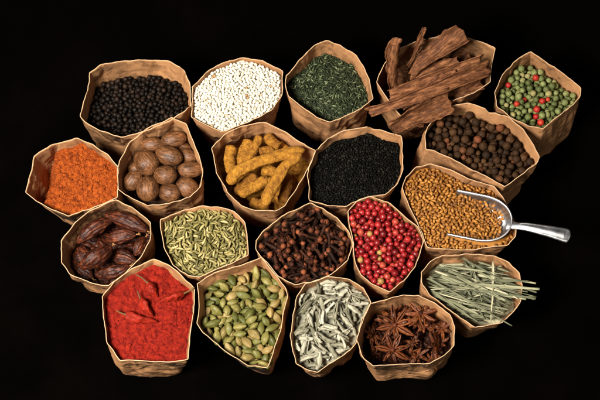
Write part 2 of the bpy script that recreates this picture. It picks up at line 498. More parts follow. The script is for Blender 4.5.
# ---- 2 white seeds
b2 = Bag([(192.5,87.5),(205,73.7),(222.5,62.5),(242.5,57.5),(262.5,61),(283,71),(282,95),(271,111),(252,121),(221,131),(205,125),(191,117.5)],
         'brown paper bag filled to the brim with cream white seeds', seed=2).fill(6.5, 3)
WHI = grain_mat('white_seed', [(0, (0.68, 0.60, 0.45)), (0.5, (0.76, 0.71, 0.59)), (0.96, (0.72, 0.66, 0.52)), (0.985, (0.40, 0.24, 0.10)), (1, (0.30, 0.17, 0.08))], 0.5, 0.35, 500, (0.9, 1.05), 0.08)
heap(b2, 'white_seed', variants('white_seed', WHI, lambda i: lumpy(1.1 * mm, 0.08, 2.2, i, 10, 8, (1.18, 0.95, 0.88)), 4), 2200, (1.22 * mm, 1.0 * mm, 0.92 * mm),
     'small cream white seed on the brimming heap of white seeds', 'seed', 'white seeds', WHI, bedname='white_seed_fill', bedlabel='pale mass of the smaller white seeds in their brimming bag', seed=4)

# ---- 3 dried green herb
b3 = Bag([(286,76),(300,59),(315,45),(326,40),(340,45),(356,55),(362.5,65),(369,81),(373,99),(362,107.5),(345,116),(330,122),(317.5,118),(300,106),(287.5,96),(285,85)],
         'brown paper bag of dried dark green herb with a peaked back corner', seed=3, sc=0.86).fill(18, 4, slope=(0, -0.08))
HERB = grain_mat('dried_herb', [(0, (0.010, 0.014, 0.005)), (0.4, (0.026, 0.036, 0.013)), (0.8, (0.060, 0.078, 0.032)), (1, (0.18, 0.20, 0.10))], 0.65, 0.25, 500)
leaf = lambda i: sheet(3.1 * mm, 1.1 * mm, 0.25 * mm, 4, 2, 1.6, 0.10, 0.6, 0.3, 0, i, lambda u: 0.35 + 0.65 * math.sin(PI * (0.1 + 0.8 * u)))
heap(b3, 'herb_leaf', variants('herb_leaf', HERB, leaf, 5), 2200, (1.5 * mm, 0.6 * mm, 0.45 * mm),
     'tiny dried green herb leaf on the dark green herb heap', 'herb leaf', 'dried green herb leaves', HERB, bedname='herb_fill', bedlabel='mass of finer dark green herb crumbs in its bag', seed=5, cell=0.3, pitch=0.7)

# ---- 4 cinnamon bark
b4 = Bag([(377,82),(386,63),(399,49),(417,41),(449,34),(469,38),(483,42),(495,48),(492,62),(490,82),(474,93),(449,101),(430,112),(402,118),(388,99)],
         'brown paper bag with long cinnamon bark pieces sticking out over its rim', seed=4, sc=0.86).fill(38, 3)
t = NT('cinnamon_bark'); co = t.coord(); mp = t.node('ShaderNodeMapping'); t.link(co, mp.inputs['Vector']); mp.inputs['Scale'].default_value = (0.15, 1, 1)
r = t.rand(); st = t.noise(620, 5, 0.7, mp.outputs[0], w=t.math('MULTIPLY', r, 20)); pa = t.noise(140, 3, 0.6, co, w=t.math('MULTIPLY', r, 20))
c = t.ramp(st, [(0.28, (0.022, 0.007, 0.003)), (0.48, (0.115, 0.042, 0.015)), (0.66, (0.34, 0.145, 0.058))])
c = t.mix(t.ramp(pa, [(0.56, (0, 0, 0)), (0.70, (0.6,) * 3)]), c, (0.34, 0.16, 0.065))
c = t.mix(1.0, c, t.ramp(r, [(0, (0.75, 0.68, 0.6)), (1, (1.15, 1.1, 1.1))]), 'MULTIPLY')
t.bump(t.math('ADD', st, t.math('MULTIPLY', pa, 0.7)), 1.2 * mm, 0.9); BARK = t.done(c, 0.68, 0.25)
BK = [  # zoomed photo points, height of both ends, width mm, curl, roll, label
    ((150, 85), (132, 235), 92, 52, 17, 2.4, 1.2, 'upright curled bark strip leaning at the back left of the bark bag'),
    ((222, 44), (172, 165), 90, 58, 3.5, 1.0, 0.4, 'thinnest reddish bark splinter standing up at the back'),
    ((355, 60), (185, 200), 88, 62, 18, 1.5, 0.35, 'broadest upper bark slab, slanting up over the back rim'),
    ((300, 62), (200, 130), 72, 58, 10, 1.6, 0.9, 'dark bark piece behind the broad slab that slants over the back rim'),
    ((405, 110), (300, 165), 50, 42, 13, 1.8, 0.3, 'dark shaded bark piece sunk below the right back rim'),
    ((418, 222), (255, 262), 66, 60, 11, 1.7, -0.5, 'reddish bark piece inside the front right wall of its bag'),
    ((330, 150), (190, 205), 70, 66, 10, 2.0, 0.5, 'short bark curl between the broad slab and the long strips'),
    ((402, 152), (108, 258), 74, 78, 15, 1.6, -0.3, 'rear one of the two long bark strips crossing the bag'),
    ((326, 186), (232, 222), 78, 76, 6, 1.2, 0.2, 'short red bark chip lying between the two long strips'),
    ((424, 172), (38, 306), 78, 82, 13, 1.5, -0.5, 'longest bark strip running from the right rim to the left corner'),
    ((300, 268), (112, 352), 78, 80, 19, 1.3, -0.75, 'wide orange brown bark flap hanging over the front rim'),
    ((265, 232), (150, 300), 70, 74, 9, 1.4, 0.1, 'bark piece tucked under the longest strip beside the wide flap'),
    ((380, 200), (270, 240), 72, 68, 8, 1.4, 0.3, 'small bark piece under the right end of the longest strip'),
]
for k, (a, b, za, zb, wd, cu, ro, lb) in enumerate(BK):
    p0 = at(355 + a[0] / 3.2, 15 + a[1] / 3.2, za * mm); p1 = at(355 + b[0] / 3.2, 15 + b[1] / 3.2, zb * mm)
    p0, p1 = [b4.keep(p, (2 if p.z > 0.065 else 4) * mm) if p.z < 0.073 else p for p in (p0, p1)]
    m = MB(); m.add(*sheet((p1 - p0).length, wd * 1.2 * mm, 0.7 * mm, 70, 18, cu * 1.75, random.uniform(-0.03, 0.07), random.uniform(-1.0, 1.0), 0.9, 2.2 * mm, k + 1, (lambda u: 1 - 0.35 * u) if k in (7, 9) else (lambda u: 0.8 + 0.25 * math.sin(3 * u + 1))))
    o = obj('cinnamon_bark', m.mesh('cinnamon_bark', BARK), label=lb, cat='cinnamon bark', group='cinnamon bark pieces'); o.matrix_world = frame(p0, p1, ro)
vs, fs = b4.bed('x', BARK, '', ''); m = MB(); m.add(vs, fs)
for k in range(60):
    a = random.uniform(0, 2 * PI); q = random.uniform(0, 0.7); i = int(a / 2 / PI * NC) % NC
    x = b4.c[0] + (b4.B[i, 0] - b4.c[0]) * q; y = b4.c[1] + (b4.B[i, 1] - b4.c[1]) * q; z = float(b4.height(x, y)) + random.uniform(0, 7) * mm
    m.add(*sheet(random.uniform(12, 30) * mm, random.uniform(4, 9) * mm, 1 * mm, 8, 5, 1.5, 0, 0.3, 0.8, 1 * mm, k), 0, Matrix.Translation((x, y, z)) @ Matrix.Rotation(random.uniform(0, 6.3), 4, 'Z') @ Matrix.Rotation(random.uniform(-.4, .4), 4, 'Y'))
obj('bark_fragments', m.mesh('bark_fragments', BARK), label='broken bark bits deep under the cinnamon pieces', cat='spice heap', kind='stuff')

# ---- 5 green peppercorns with a few red ones
b5 = Bag([(514,62),(531,51.5),(543,59.5),(561,71),(581.5,88),(580,97.5),(569,108),(543,128.5),(528.5,126),(509,117),(496,105),(494.5,92),(502,75)],
         'brown paper bag of green peppercorns at the top right corner', off=(8, -6), sc=0.93, seed=5).fill(17, 3, slope=(-0.06, -0.10))
GRN = grain_mat('green_pepper', [(0, (0.065, 0.080, 0.020)), (0.4, (0.125, 0.145, 0.042)), (0.8, (0.19, 0.21, 0.070)), (1, (0.27, 0.23, 0.085))], 0.55, 0.3, 420, (0.6, 1.25), 0.7, 1000)
RED = grain_mat('red_berry', [(0, (0.28, 0.008, 0.006)), (1, (0.38, 0.030, 0.010))], 0.5, 0.35, 400, (0.8, 1.15), 0.1)
gm = variants('green_peppercorn', GRN, lambda i: lumpy(2.15 * mm, 0.2, 3.0, i, 16, 12)); rm = variants('red_berry', RED, lambda i: lumpy(2.2 * mm, 0.08, 2.2, i), 2)
reds = [at(480 + x / 3.81, 45 + y / 3.81, RIM - 7 * mm) for x, y in ((103, 155), (168, 200), (147, 235), (210, 247), (213, 270), (231, 284), (220, 126), (274, 207), (248, 200))]


def pick5(k, p):
    i, d = min(((i, (r - Vector((p[1], p[2], r.z))).length) for i, r in enumerate(reds)), key=lambda q: q[1], default=(0, 9))
    if d < 3.2 * mm:
        reds.pop(i); return ('red_berry', rm, 'bright red berry among the green peppercorns', 'berry', 'red berries among green peppercorns')


heap(b5, 'green_peppercorn', gm, 600, (2.1 * mm,) * 3, 'dull green peppercorn in the bag at the top right', 'peppercorn', 'green peppercorns', GRN, pick=pick5,
     bedname='green_pepper_fill', bedlabel='lower layer of green peppercorns in the top right bag', seed=6, jitter=0.2)

# ---- 6 orange powder
b6 = Bag([(34,156),(50,145),(76,139),(92.5,144),(107.5,154),(119,167.5),(117.5,197.5),(100,205),(69,215.5),(52.5,209),(36,201),(25,192.5),(29,177.5)],
         'brown paper bag of orange powder at the far left edge', off=(3, -2), sc=0.80, seed=6)


def bed6(x, y):
    e = -16 + 0.40 * min(0, y) + 3.2 * noise.noise(Vector((y * 0.12, 3, 0))); u = max(0, min(1, (x - e + 10) / 12)); u = u * u * (3 - 2 * u)
    return -28 * (1 - u) - 0.03 * y + 1.5 * noise.noise(Vector((x * .09, y * .09, 5)))


b6.fill(10, 3, fn=bed6)


def grit(seed, a1, a2, a3):
    so = Vector((seed, seed * 2, seed * 3))
    def f(x, y, q):
        P = Vector((x, y, 0)) * 1000
        n1 = noise.voronoi(so + P * 0.42)[0]; n2 = noise.voronoi(so * 2 + P * 0.9)[0]
        return (a1 * (0.6 - n1[0]) + a2 * (0.5 - n2[0]) + a3 * noise.noise(so + P * 0.16) + 0.5 * a3 * noise.noise(so + P * 0.35)) * mm
    return f


def powder_mat(name, stops, bs):
    t = NT(name); n = t.noise(330, 4, 0.65); rr = t.n.new('ShaderNodeNewGeometry').outputs['Random Per Island']; n = t.math('ADD', n, t.math('MULTIPLY', t.math('SUBTRACT', rr, 0.5), 0.25)); c = t.ramp(n, stops); t.bump(t.noise(1600, 4, 0.75), 0.6 * mm, bs); return t.done(c, 0.85, 0.2)


GRAN = [lumpy(1.0, 0.25, 2.0, i, 8, 6) for i in range(5)]


def granules(m, bag, n, fn, r0, r1, seed):
    R = np.random.default_rng(seed); a0, a1 = bag.B[:, :2].min(0), bag.B[:, :2].max(0); k = 0
    while k < n:
        x, y = R.uniform(a0[0], a1[0]), R.uniform(a0[1], a1[1]); q = float(bag.sfrac(x, y))
        if q > 0.97: continue
        rr = (r0 + (r1 - r0) * R.random() ** 3) * mm; z = float(bag.height(x, y)) + fn(x, y, q) + rr * R.uniform(-0.2, 0.45)
        m.add(*GRAN[k % 5], 0, Matrix.LocRotScale(Vector((x, y, z)), Euler((R.uniform(0, 6), R.uniform(0, 6), 0)), Vector((rr * R.uniform(.8, 1.3), rr, rr * .8)))); k += 1


ORA = powder_mat('orange_powder', [(0.3, (0.13, 0.020, 0.0015)), (0.5, (0.27, 0.046, 0.003)), (0.72, (0.40, 0.085, 0.007))], 1)
m = MB(); m.add(*b6.bed('x', ORA, '', '', rings=90, fn=grit(3, 1.2, 0.7, 1.6))); granules(m, b6, 2400, grit(3, 1.2, 0.7, 1.6), 0.25, 0.85, 6)
obj('orange_powder', m.mesh('orange_powder', ORA), label='lumpy orange powder sloping inside the far left bag', cat='spice powder', kind='stuff')

# ---- 7 nutmegs
b7 = Bag([(120,160),(130,141.5),(145,130),(172,117.5),(186,124),(193,140),(199.6,155),(203,170.5),(201,186),(191,197),(170.6,202),(146.6,207),(130,198),(117.6,189.5),(117.6,168)],
         'brown paper bag of whole nutmegs', seed=7, sc=0.85).fill(36, 0)
t = NT('nutmeg'); co = t.coord(); r = t.rand(); w = t.math('MULTIPLY', r, 30)
mp = t.node('ShaderNodeMapping'); t.link(co, mp.inputs['Vector']); mp.inputs['Scale'].default_value = (0.22, 1, 1)
ln = t.noise(900, 3, 0.6, mp.outputs[0], w=w); pt = t.noise(110, 3, 0.5, co, w=w)
c = t.ramp(ln, [(0.30, (0.020, 0.008, 0.003)), (0.44, (0.088, 0.035, 0.012)), (0.68, (0.22, 0.095, 0.036))])
c = t.mix(1.0, c, t.ramp(pt, [(0.3, (0.50, 0.46, 0.43)), (0.7, (1.35, 1.3, 1.25))]), 'MULTIPLY')
t.bump(ln, 0.8 * mm, 0.7); NUT = t.done(c, 0.48, 0.35)
NL = [(325,142,24,20,0.5,46,'nutmeg half hidden behind the right wall near the back corner'),(183,130,42,29,0,50,'dark oval nutmeg lying crosswise at the back left of its bag'),
      (272,117,46,32,-.25,52,'ridged nutmeg with a pale lit tip at the back of its bag'),(335,172,42,28,.45,50,'ridged dark nutmeg against the right wall below the back corner'),
      (108,165,36,36,.3,44,'deeply shaded nutmeg beside the left wall, the rear one there'),(92,228,36,30,.2,40,'darkest nutmeg sunk against the left wall, barely lit'),
      (295,268,28,28,1,47,'small nutmeg wedged in the gap right of the pale round one'),(168,212,43,47,.9,56,'large smooth reddish nutmeg left of the centre of the bag'),
      (253,182,52,37,.4,57,'largest oval nutmeg tilted down to the right in the middle'),(342,236,46,31,-.1,55,'striped nutmeg pointing its pale end left beside the right wall'),
      (108,282,40,33,-.8,50,'mottled nutmeg standing slanted against the left front wall'),(342,318,42,38,.6,52,'dark ridged nutmeg in the right front corner'),
      (257,328,40,37,.2,54,'round brown nutmeg at the middle of the front wall'),(240,259,40,37,.1,60,'pale round nutmeg topmost in the centre of the bag'),
      (170,313,44,43,1.5,57,'round nutmeg with a pale spot at its lower end near the front')]
def nutmeg(rx, ry, k):
    so = Vector((k * 3.1, k, 2))
    def f(p):
        d = p.normalized(); q = 1 + 0.05 * noise.noise(so + d * 1.5) + 0.017 * noise.noise(so + Vector((d.x * 1.4, d.y * 7, d.z * 7))) - 0.05 * max(0, abs(d.x) - 0.75)
        return p * q
    return ellipsoid(rx, ry, ry, 40, 28, f)
for k, (x, y, rx, ry, an, z, lb) in enumerate(NL):
    s_ = 0.765 / 3.964 * mm; m = MB(); m.add(*nutmeg(rx * s_ * 1.16, ry * s_ * 1.06, k))
    obj('nutmeg', m.mesh('nutmeg', NUT), label=lb, cat='nutmeg', group='whole nutmegs', loc=b7.keep(at(105 + x / 3.964, 110 + y / 3.964, (z + 5) * mm), ry * s_ * 1.12), rot=(random.uniform(0, 6), random.uniform(-.3, .3), -an))
for x, y, z in ((150, 160, 36), (220, 140, 36), (300, 210, 36), (220, 290, 36), (130, 250, 36), (300, 300, 36), (200, 220, 38)):
    m = MB(); m.add(*nutmeg(9.5 * mm, 8 * mm, x)); obj('nutmeg', m.mesh('nutmeg', NUT), label='nutmeg of the lower layer showing only in the gaps', cat='nutmeg', group='nutmegs of the lower layer', loc=b7.keep(at(105 + x / 3.964, 110 + y / 3.964, z * mm), 9.5 * mm), rot=(1, .2, x))

# ---- 8 turmeric
b8 = Bag([(212,148),(225,134),(241,126),(264.5,122),(288,133),(315,151),(308.5,167),(296,189),(285,206),(275.5,212),(255,211),(241,205.7),(227.5,192),(216.5,173)],
         'brown paper bag of yellow turmeric roots', seed=8, sc=0.86).fill(34, 0)
t = NT('turmeric'); co = t.coord(); r = t.rand(); w = t.math('MULTIPLY', r, 30); n1 = t.noise(330, 5, 0.7, co, w=w); n2 = t.noise(700, 5, 0.75, co, w=w)
c = t.ramp(n1, [(0.28, (0.10, 0.034, 0.004)), (0.44, (0.30, 0.120, 0.010)), (0.66, (0.55, 0.255, 0.024))])
c = t.mix(1.0, c, t.ramp(r, [(0, (0.55, 0.46, 0.4)), (0.5, (0.95, 0.92, 0.9)), (1, (1.12, 1.12, 1.1))]), 'MULTIPLY'); t.bump(t.math('ADD', n1, t.math('MULTIPLY', n2, 0.9)), 1.6 * mm, 1.0); TUR = t.done(c, 0.6, 0.3)
TL = [([(115,108),(104,150),(112,210)],23,52,'rough turmeric finger upright against the left wall'),([(176,72),(158,110),(142,165)],25,50,'dull turmeric finger at the back, second from the left wall'),
      ([(217,72),(200,115),(172,175)],18,53,'slim turmeric finger slanting at the back, third from the left wall'),([(300,70),(325,88),(350,115)],24,46,'shaded brown turmeric finger under the back right wall'),
      ([(243,62),(262,90),(288,108)],21,55,'short turmeric stub with a cut round end facing the viewer'),([(180,318),(215,330),(250,338)],27,42,'brown turmeric piece sunk beneath the front wall'),
      ([(322,220),(318,270),(300,325)],22,44,'shadowed turmeric finger along the right front wall'),([(130,290),(165,250),(205,218)],22,50,'brownish turmeric finger just under the long curved one'),
      ([(215,135),(240,128),(272,134)],16,56,'stubby turmeric knob peeping out behind the long curved finger'),([(225,195),(255,205),(280,212)],24,50,'turmeric piece in shade between the two brightest fingers'),
      ([(132,298),(170,280),(205,262),(242,238)],22,58,'pale tapering turmeric finger left of the thick slanting one'),([(102,255),(125,215),(190,180),(280,150),(378,128)],23,67,'longest curved turmeric finger lying across the top'),
      ([(236,352),(255,300),(300,225),(330,190),(368,152)],23,66,'thick bright turmeric finger slanting up to the right corner')]
for k, (pts, rd, z, lb) in enumerate(TL):
    W3 = [at(200 + x / 3.64, 115 + y / 3.64, (min(z + 5, 70) + (2 if i == len(pts) - 1 else 0)) * mm) for i, (x, y) in enumerate(pts)]
    for _ in range(3):                              # shift the whole root off the wall
        D = max((b8.keep(p, rd / 3.64 * 0.7 * mm if z < 64 else 2.5 * mm) - p for p in W3), key=lambda d: d.length); W3 = [p + D for p in W3]
    P = spline(W3, 64); so = Vector((k * 5.1, k, 0)); R0 = rd / 3.64 * 0.70 * mm; rr = []
    for i in range(64):
        u = i / 63; e = min(1, (1 - abs(2 * u - 1)) * 3.2); e = math.sqrt(max(0.015, 1 - (1 - e) ** 2))
        if k == 4 and u > 0.8: e = 1
        ring = 0.022 * math.sin(u * 75 + k) * (0.5 + noise.noise(so + Vector((u * 9, 0, 0))))
        rr.append(R0 * e * (1 + 0.15 * noise.noise(so + Vector((u * 3.5, 3, 0))) + 0.04 * noise.noise(so + Vector((u * 9, 7, 0))) + 0.8 * ring))
    org = P[32].copy(); m = MB()
    m.add(*tube([p - org for p in P], rr, 28, lambda u, q: 1 + 0.16 * noise.noise(so + Vector((u * 4, math.cos(q) * 1.3, math.sin(q) * 1.3))) + 0.085 * noise.noise(so + Vector((u * 18, math.cos(q) * 2.5, math.sin(q) * 2.5)))))
    if k == 12:
        kb = at(200 + 258 / 3.64, 115 + 240 / 3.64, 64 * mm) - org; m.add(*ellipsoid(3.2 * mm, 3 * mm, 3 * mm, 14, 10), 0, Matrix.Translation(kb))
    obj('turmeric_root', m.mesh('turmeric_root', TUR), label=lb, cat='turmeric root', group='turmeric roots', loc=org)
m = MB(); m.add(*b8.bed('x', TUR, '', '', rings=30, fn=grit(8, 0, 0.5, 5)))
obj('turmeric_crumbs', m.mesh('turmeric_crumbs', TUR), label='brownish turmeric crumbs below the roots', cat='spice heap', kind='stuff')
vs, fs = b7.bed('x', NUT, '', '', rings=10); m = MB(); m.add(vs, fs); obj('nutmeg_crumbs', m.mesh('nutmeg_crumbs', NUT), label='dark nutmeg crumbs below the nutmegs', cat='spice heap', kind='stuff')

# ---- 9 black seeds
b9 = Bag([(307.5,175),(316,150),(327.5,139),(345,130),(371,126),(387.5,132.5),(401,136),(403,170),(397.5,184),(385,195),(370,196),(352,203),(345,207),(327.5,205.5),(309,200)],
         'brown paper bag of tiny jet black seeds in the middle of the group', seed=9, sc=0.84, notch=((373, 127, 6, 6), (318, 147, 4, 3))).fill(13, 3, slope=(0.05, -0.06))
NIG = grain_mat('black_seed', [(0, (0.002, 0.002, 0.0015)), (0.7, (0.005, 0.0045, 0.0034)), (1, (0.020, 0.019, 0.014))], 0.6, 0.06, 500, bump=0)
ps = b9.pile(3200, (1.05 * mm, 0.7 * mm, 0.65 * mm), K=9, cell=0.3, seed=9); m = MB(); m.add(*b9.bed('x', NIG, '', ''))
e_ = ellipsoid(1.1 * mm, 0.72 * mm, 0.66 * mm, 7, 6)
for p in ps:
    loc, rot, sc = pose(p); m.add(*e_, 0, Matrix.LocRotScale(Vector(loc), Euler(rot), Vector(sc)))
obj('black_seeds', m.mesh('black_seeds', NIG), label='mass of tiny jet black seeds filling the middle bag', cat='spice heap', kind='stuff')

# ---- 10 allspice
b10 = Bag([(424.7,134),(434,117),(449.6,105.5),(468,102.4),(491.7,111),(510,118.6),(523,129),(533.7,145),(539.5,157),(536,163),(520.6,176.4),(505,187),(486.4,176.4),(457.5,162),(434,150.7),(426,149)],
          'wide brown paper bag of round brown allspice berries', off=(-4, -6), sc=0.99, seed=10, notch=((490, 110, 5, 3.5),)).fill(18, 3, slope=(-0.04, -0.05))
ALL = grain_mat('allspice', [(0, (0.016, 0.0075, 0.003)), (0.5, (0.042, 0.018, 0.0065)), (0.9, (0.075, 0.034, 0.012)), (1, (0.15, 0.045, 0.017))], 0.65, 0.15, 700, (0.5, 1.4), 0.6, 1300)
heap(b10, 'allspice_berry', variants('allspice_berry', ALL, lambda i: lumpy(2.5 * mm, 0.07, 2.4, i, 16, 12)), 600, (2.42 * mm,) * 3,
     'round brown allspice berry in the wide bag on the right', 'allspice berry', 'allspice berries', ALL, bedname='allspice_fill', bedlabel='lower layer of brown allspice berries in the wide bag', seed=10, jitter=0.3)

# ---- 11 fenugreek and the scoop
b11 = Bag([(405.5,177.5),(416,167),(431,163.4),(449,168.5),(470,179),(494,186.5),(503,198.5),(510.5,212),(515.6,224),(515,236),(507.5,245),(485,248),(455,251),(428,246.5),(422,233),(410,209),(402.5,188)],
          'brown paper bag of golden brown seeds with a metal scoop in it', off=(-2, -2), sc=0.92, seed=11).fill(7, 3, slope=(-0.03, -0.05))
zs = RIM + 1 * mm
sa = at(452, 212, zs); sb = at(511, 225, zs + 3 * mm); SX = (sb - sa).normalized(); SL = (sb - sa).length; SY = Vector((0, 0, 1)).cross(SX).normalized(); SZ = SX.cross(SY)
HW = 17.5 * mm


def swid(u): return HW * (1.0 if u < 0.45 else math.sqrt(max(0, 1 - ((u - 0.45) / 0.55) ** 2.3)))


def block11(X, Y):
    U = ((X - sa.x) * SX.x + (Y - sa.y) * SX.y) / SL; V = (X - sa.x) * SY.x + (Y - sa.y) * SY.y
    w = np.where(U < 0.45, HW, HW * np.sqrt(np.maximum(0, 1 - (np.maximum(U - 0.45, 0) / 0.55) ** 2.3)))
    band = (U > -0.02) & (U < 1.02) & (np.abs(np.abs(V) - w) < 1.0 * mm)
    back = (U > 0.89) & (U < 1.03) & (np.abs(V) < w + 1 * mm)
    return band | back


FEN = grain_mat('golden_seed', [(0, (0.16, 0.055, 0.008)), (0.5, (0.29, 0.110, 0.015)), (0.9, (0.42, 0.18, 0.032)), (1, (0.10, 0.036, 0.008))], 0.5, 0.35, 400, (0.8, 1.2), 0.12)
heap(b11, 'golden_seed', variants('golden_seed', FEN, lambda i: lumpy(1.2 * mm, 0.12, 1.8, i, 10, 8, (1.35, 0.85, 0.75)), 4), 2000, (1.6 * mm, 1.05 * mm, 0.92 * mm),
     'small golden brown seed in the bag with the scoop', 'seed', 'golden brown seeds', FEN, bedname='golden_seed_fill', bedlabel='golden brown mass of the smaller seeds around the scoop', seed=12, block=block11)
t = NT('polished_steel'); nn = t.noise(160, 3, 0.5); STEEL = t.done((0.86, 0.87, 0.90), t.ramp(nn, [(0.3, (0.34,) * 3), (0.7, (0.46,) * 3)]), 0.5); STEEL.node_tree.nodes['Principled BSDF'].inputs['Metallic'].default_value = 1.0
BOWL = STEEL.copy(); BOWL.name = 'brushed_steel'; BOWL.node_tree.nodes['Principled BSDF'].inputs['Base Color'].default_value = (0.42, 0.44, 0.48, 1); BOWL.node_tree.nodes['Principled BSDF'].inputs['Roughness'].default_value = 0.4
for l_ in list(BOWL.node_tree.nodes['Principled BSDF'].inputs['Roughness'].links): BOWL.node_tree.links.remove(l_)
SC = obj('scoop', None, label='shiny metal scoop stuck in the golden brown seeds', cat='scoop', loc=sa); SC.rotation_euler = Matrix((SX, SY, SZ)).transposed().to_euler()
nu, nv = 40, 24; vs = []; fs = []
for lay in (0, 1):
    for i in range(nu + 1):
        u = 1 - (1 - i / nu) ** 1.6; w = max(swid(min(u, 0.9995)), 0.4 * mm); dep = 15 * mm * (w / HW) ** 0.22
        for j in range(nv + 1):
            a = PI * j / nv; k = 1 if lay == 0 else 1 - 0.9 * mm / max(w, 2 * mm)
            vs.append((u * SL - (lay * 0.9 * mm if i == nu else 0), -math.cos(a) * w * k, -math.sin(a) ** 0.6 * dep * k + 3.0 * mm * u))
n0 = (nu + 1) * (nv + 1); ix = lambda i, j: i * (nv + 1) + j
for i in range(nu):
    for j in range(nv):
        f = (ix(i, j), ix(i, j + 1), ix(i + 1, j + 1), ix(i + 1, j)); fs += [f, tuple(n0 + q for q in f[::-1])]
    for j in (0, nv):
        f = (ix(i, j), ix(i + 1, j), n0 + ix(i + 1, j), n0 + ix(i, j)); fs.append(f if j == 0 else f[::-1])
for j in range(nv):
    f = (ix(0, j), n0 + ix(0, j), n0 + ix(0, j + 1), ix(0, j + 1)); fs.append(f)
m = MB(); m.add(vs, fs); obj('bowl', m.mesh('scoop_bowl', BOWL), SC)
# rolled lip round the bowl and the spoon-shaped handle
lip = []
for i in range(nu + 1):
    u = 1 - (1 - i / nu) ** 1.6; lip.append(Vector((u * SL, -swid(min(u, 0.9995)), 3 * mm * u)))
lip = lip + [Vector((p.x, -p.y, p.z)) for p in lip[::-1][1:]]
m = MB(); m.add(*tube(lip, [0.75 * mm] * len(lip), 8)); obj('lip', m.mesh('scoop_lip', STEEL), SC)
RM = SC.rotation_euler.to_matrix().inverted()
hc = [RM @ (at(x, y, z * mm) - sa) for x, y, z in ((507, 224.5, 73), (517, 226, 77), (527, 227, 79), (540, 229.5, 80), (554, 232.5, 80), (564, 235, 79.5), (570, 236.8, 79))]
P = spline(hc, 60); vs = []; fs = []; sg = 24; hw = np.interp(np.linspace(0, 1, 60), [0, 0.08, 0.18, 0.35, 0.6, 0.82, 0.93, 0.98, 1], [4.4, 3.2, 2.6, 3.2, 4.3, 5.4, 5.2, 4.0, 1.2])
for i in range(60):
    d = (P[min(i + 1, 59)] - P[max(i - 1, 0)]).normalized(); y_ = Vector((0, 0, 1)).cross(d).normalized(); z_ = d.cross(y_)
    for k in range(sg):
        q = 2 * PI * k / sg; cy, cz = math.cos(q), math.sin(q)
        hz = 1.25 * mm * (1 + 0.9 * math.exp(-((abs(cy) - 0.82) / 0.10) ** 2) * (1 if cz > 0 else 0)) if 12 < i < 57 else 1.3 * mm
        vs.append(P[i] + y_ * (cy * hw[i] * mm) + z_ * (cz * hz + (0.6 * mm * abs(cz) if cz > 0 and abs(cy) < 0.35 and 14 < i < 50 else 0)))
for i in range(59):
    for k in range(sg): fs.append((i * sg + k, i * sg + (k + 1) % sg, (i + 1) * sg + (k + 1) % sg, (i + 1) * sg + k))
fs += [tuple(range(sg - 1, -1, -1)), tuple(59 * sg + k for k in range(sg))]
m = MB(); m.add(vs, fs); obj('handle', m.mesh('scoop_handle', STEEL), SC)

# ---- 12 black cardamom
b12 = Bag([(61,241),(75,222.5),(90,211),(116,199.5),(132.5,207.5),(151,222.5),(150,240),(142.5,255),(127.5,272.5),(109,286),(87.5,281),(70,274),(61,262.5)],
          'brown paper bag of large dark reddish brown ribbed pods', seed=12, sc=0.86).fill(32, 0)
t = NT('dark_pod'); co = t.coord(); mp = t.node('ShaderNodeMapping'); t.link(co, mp.inputs['Vector']); mp.inputs['Scale'].default_value = (0.12, 1, 1); r = t.rand()
st = t.noise(700, 3, 0.6, mp.outputs[0], w=t.math('MULTIPLY', r, 20)); c = t.ramp(st, [(0.3, (0.006, 0.0015, 0.001)), (0.51, (0.036, 0.0075, 0.003)), (0.70, (0.17, 0.040, 0.011))])
t.bump(st, 1.0 * mm, 0.9); DPOD = t.done(c, 0.47, 0.28)
TIP = grain_mat('pod_tip', [(0, (0.22, 0.10, 0.035)), (1, (0.34, 0.17, 0.06))], 0.7, 0.2, 600)
BL = [((60,215),(150,300),36,44,'darkest ribbed pod pressed along the left wall'),((75,285),(165,355),30,44,'shaded ribbed pod at the front left wall'),((232,258),(350,290),27,48,'ribbed pod under the front right wall, in the gap between others'),
      ((225,205),(345,178),25,55,'slim wrinkled pod in the middle pointing right'),((340,262),(384,190),20,56,'small pod with a pale split end by the right wall'),((180,345),(318,298),30,53,'ribbed pod with a ragged tip lying along the front wall'),
      ((110,210),(252,122),33,57,'plump red brown pod across the upper left of its bag'),((218,72),(395,165),33,60,'longest glossy reddish pod running down from the back corner'),((128,318),(240,218),36,62,'large pod with a bright frayed tip in the middle front')]
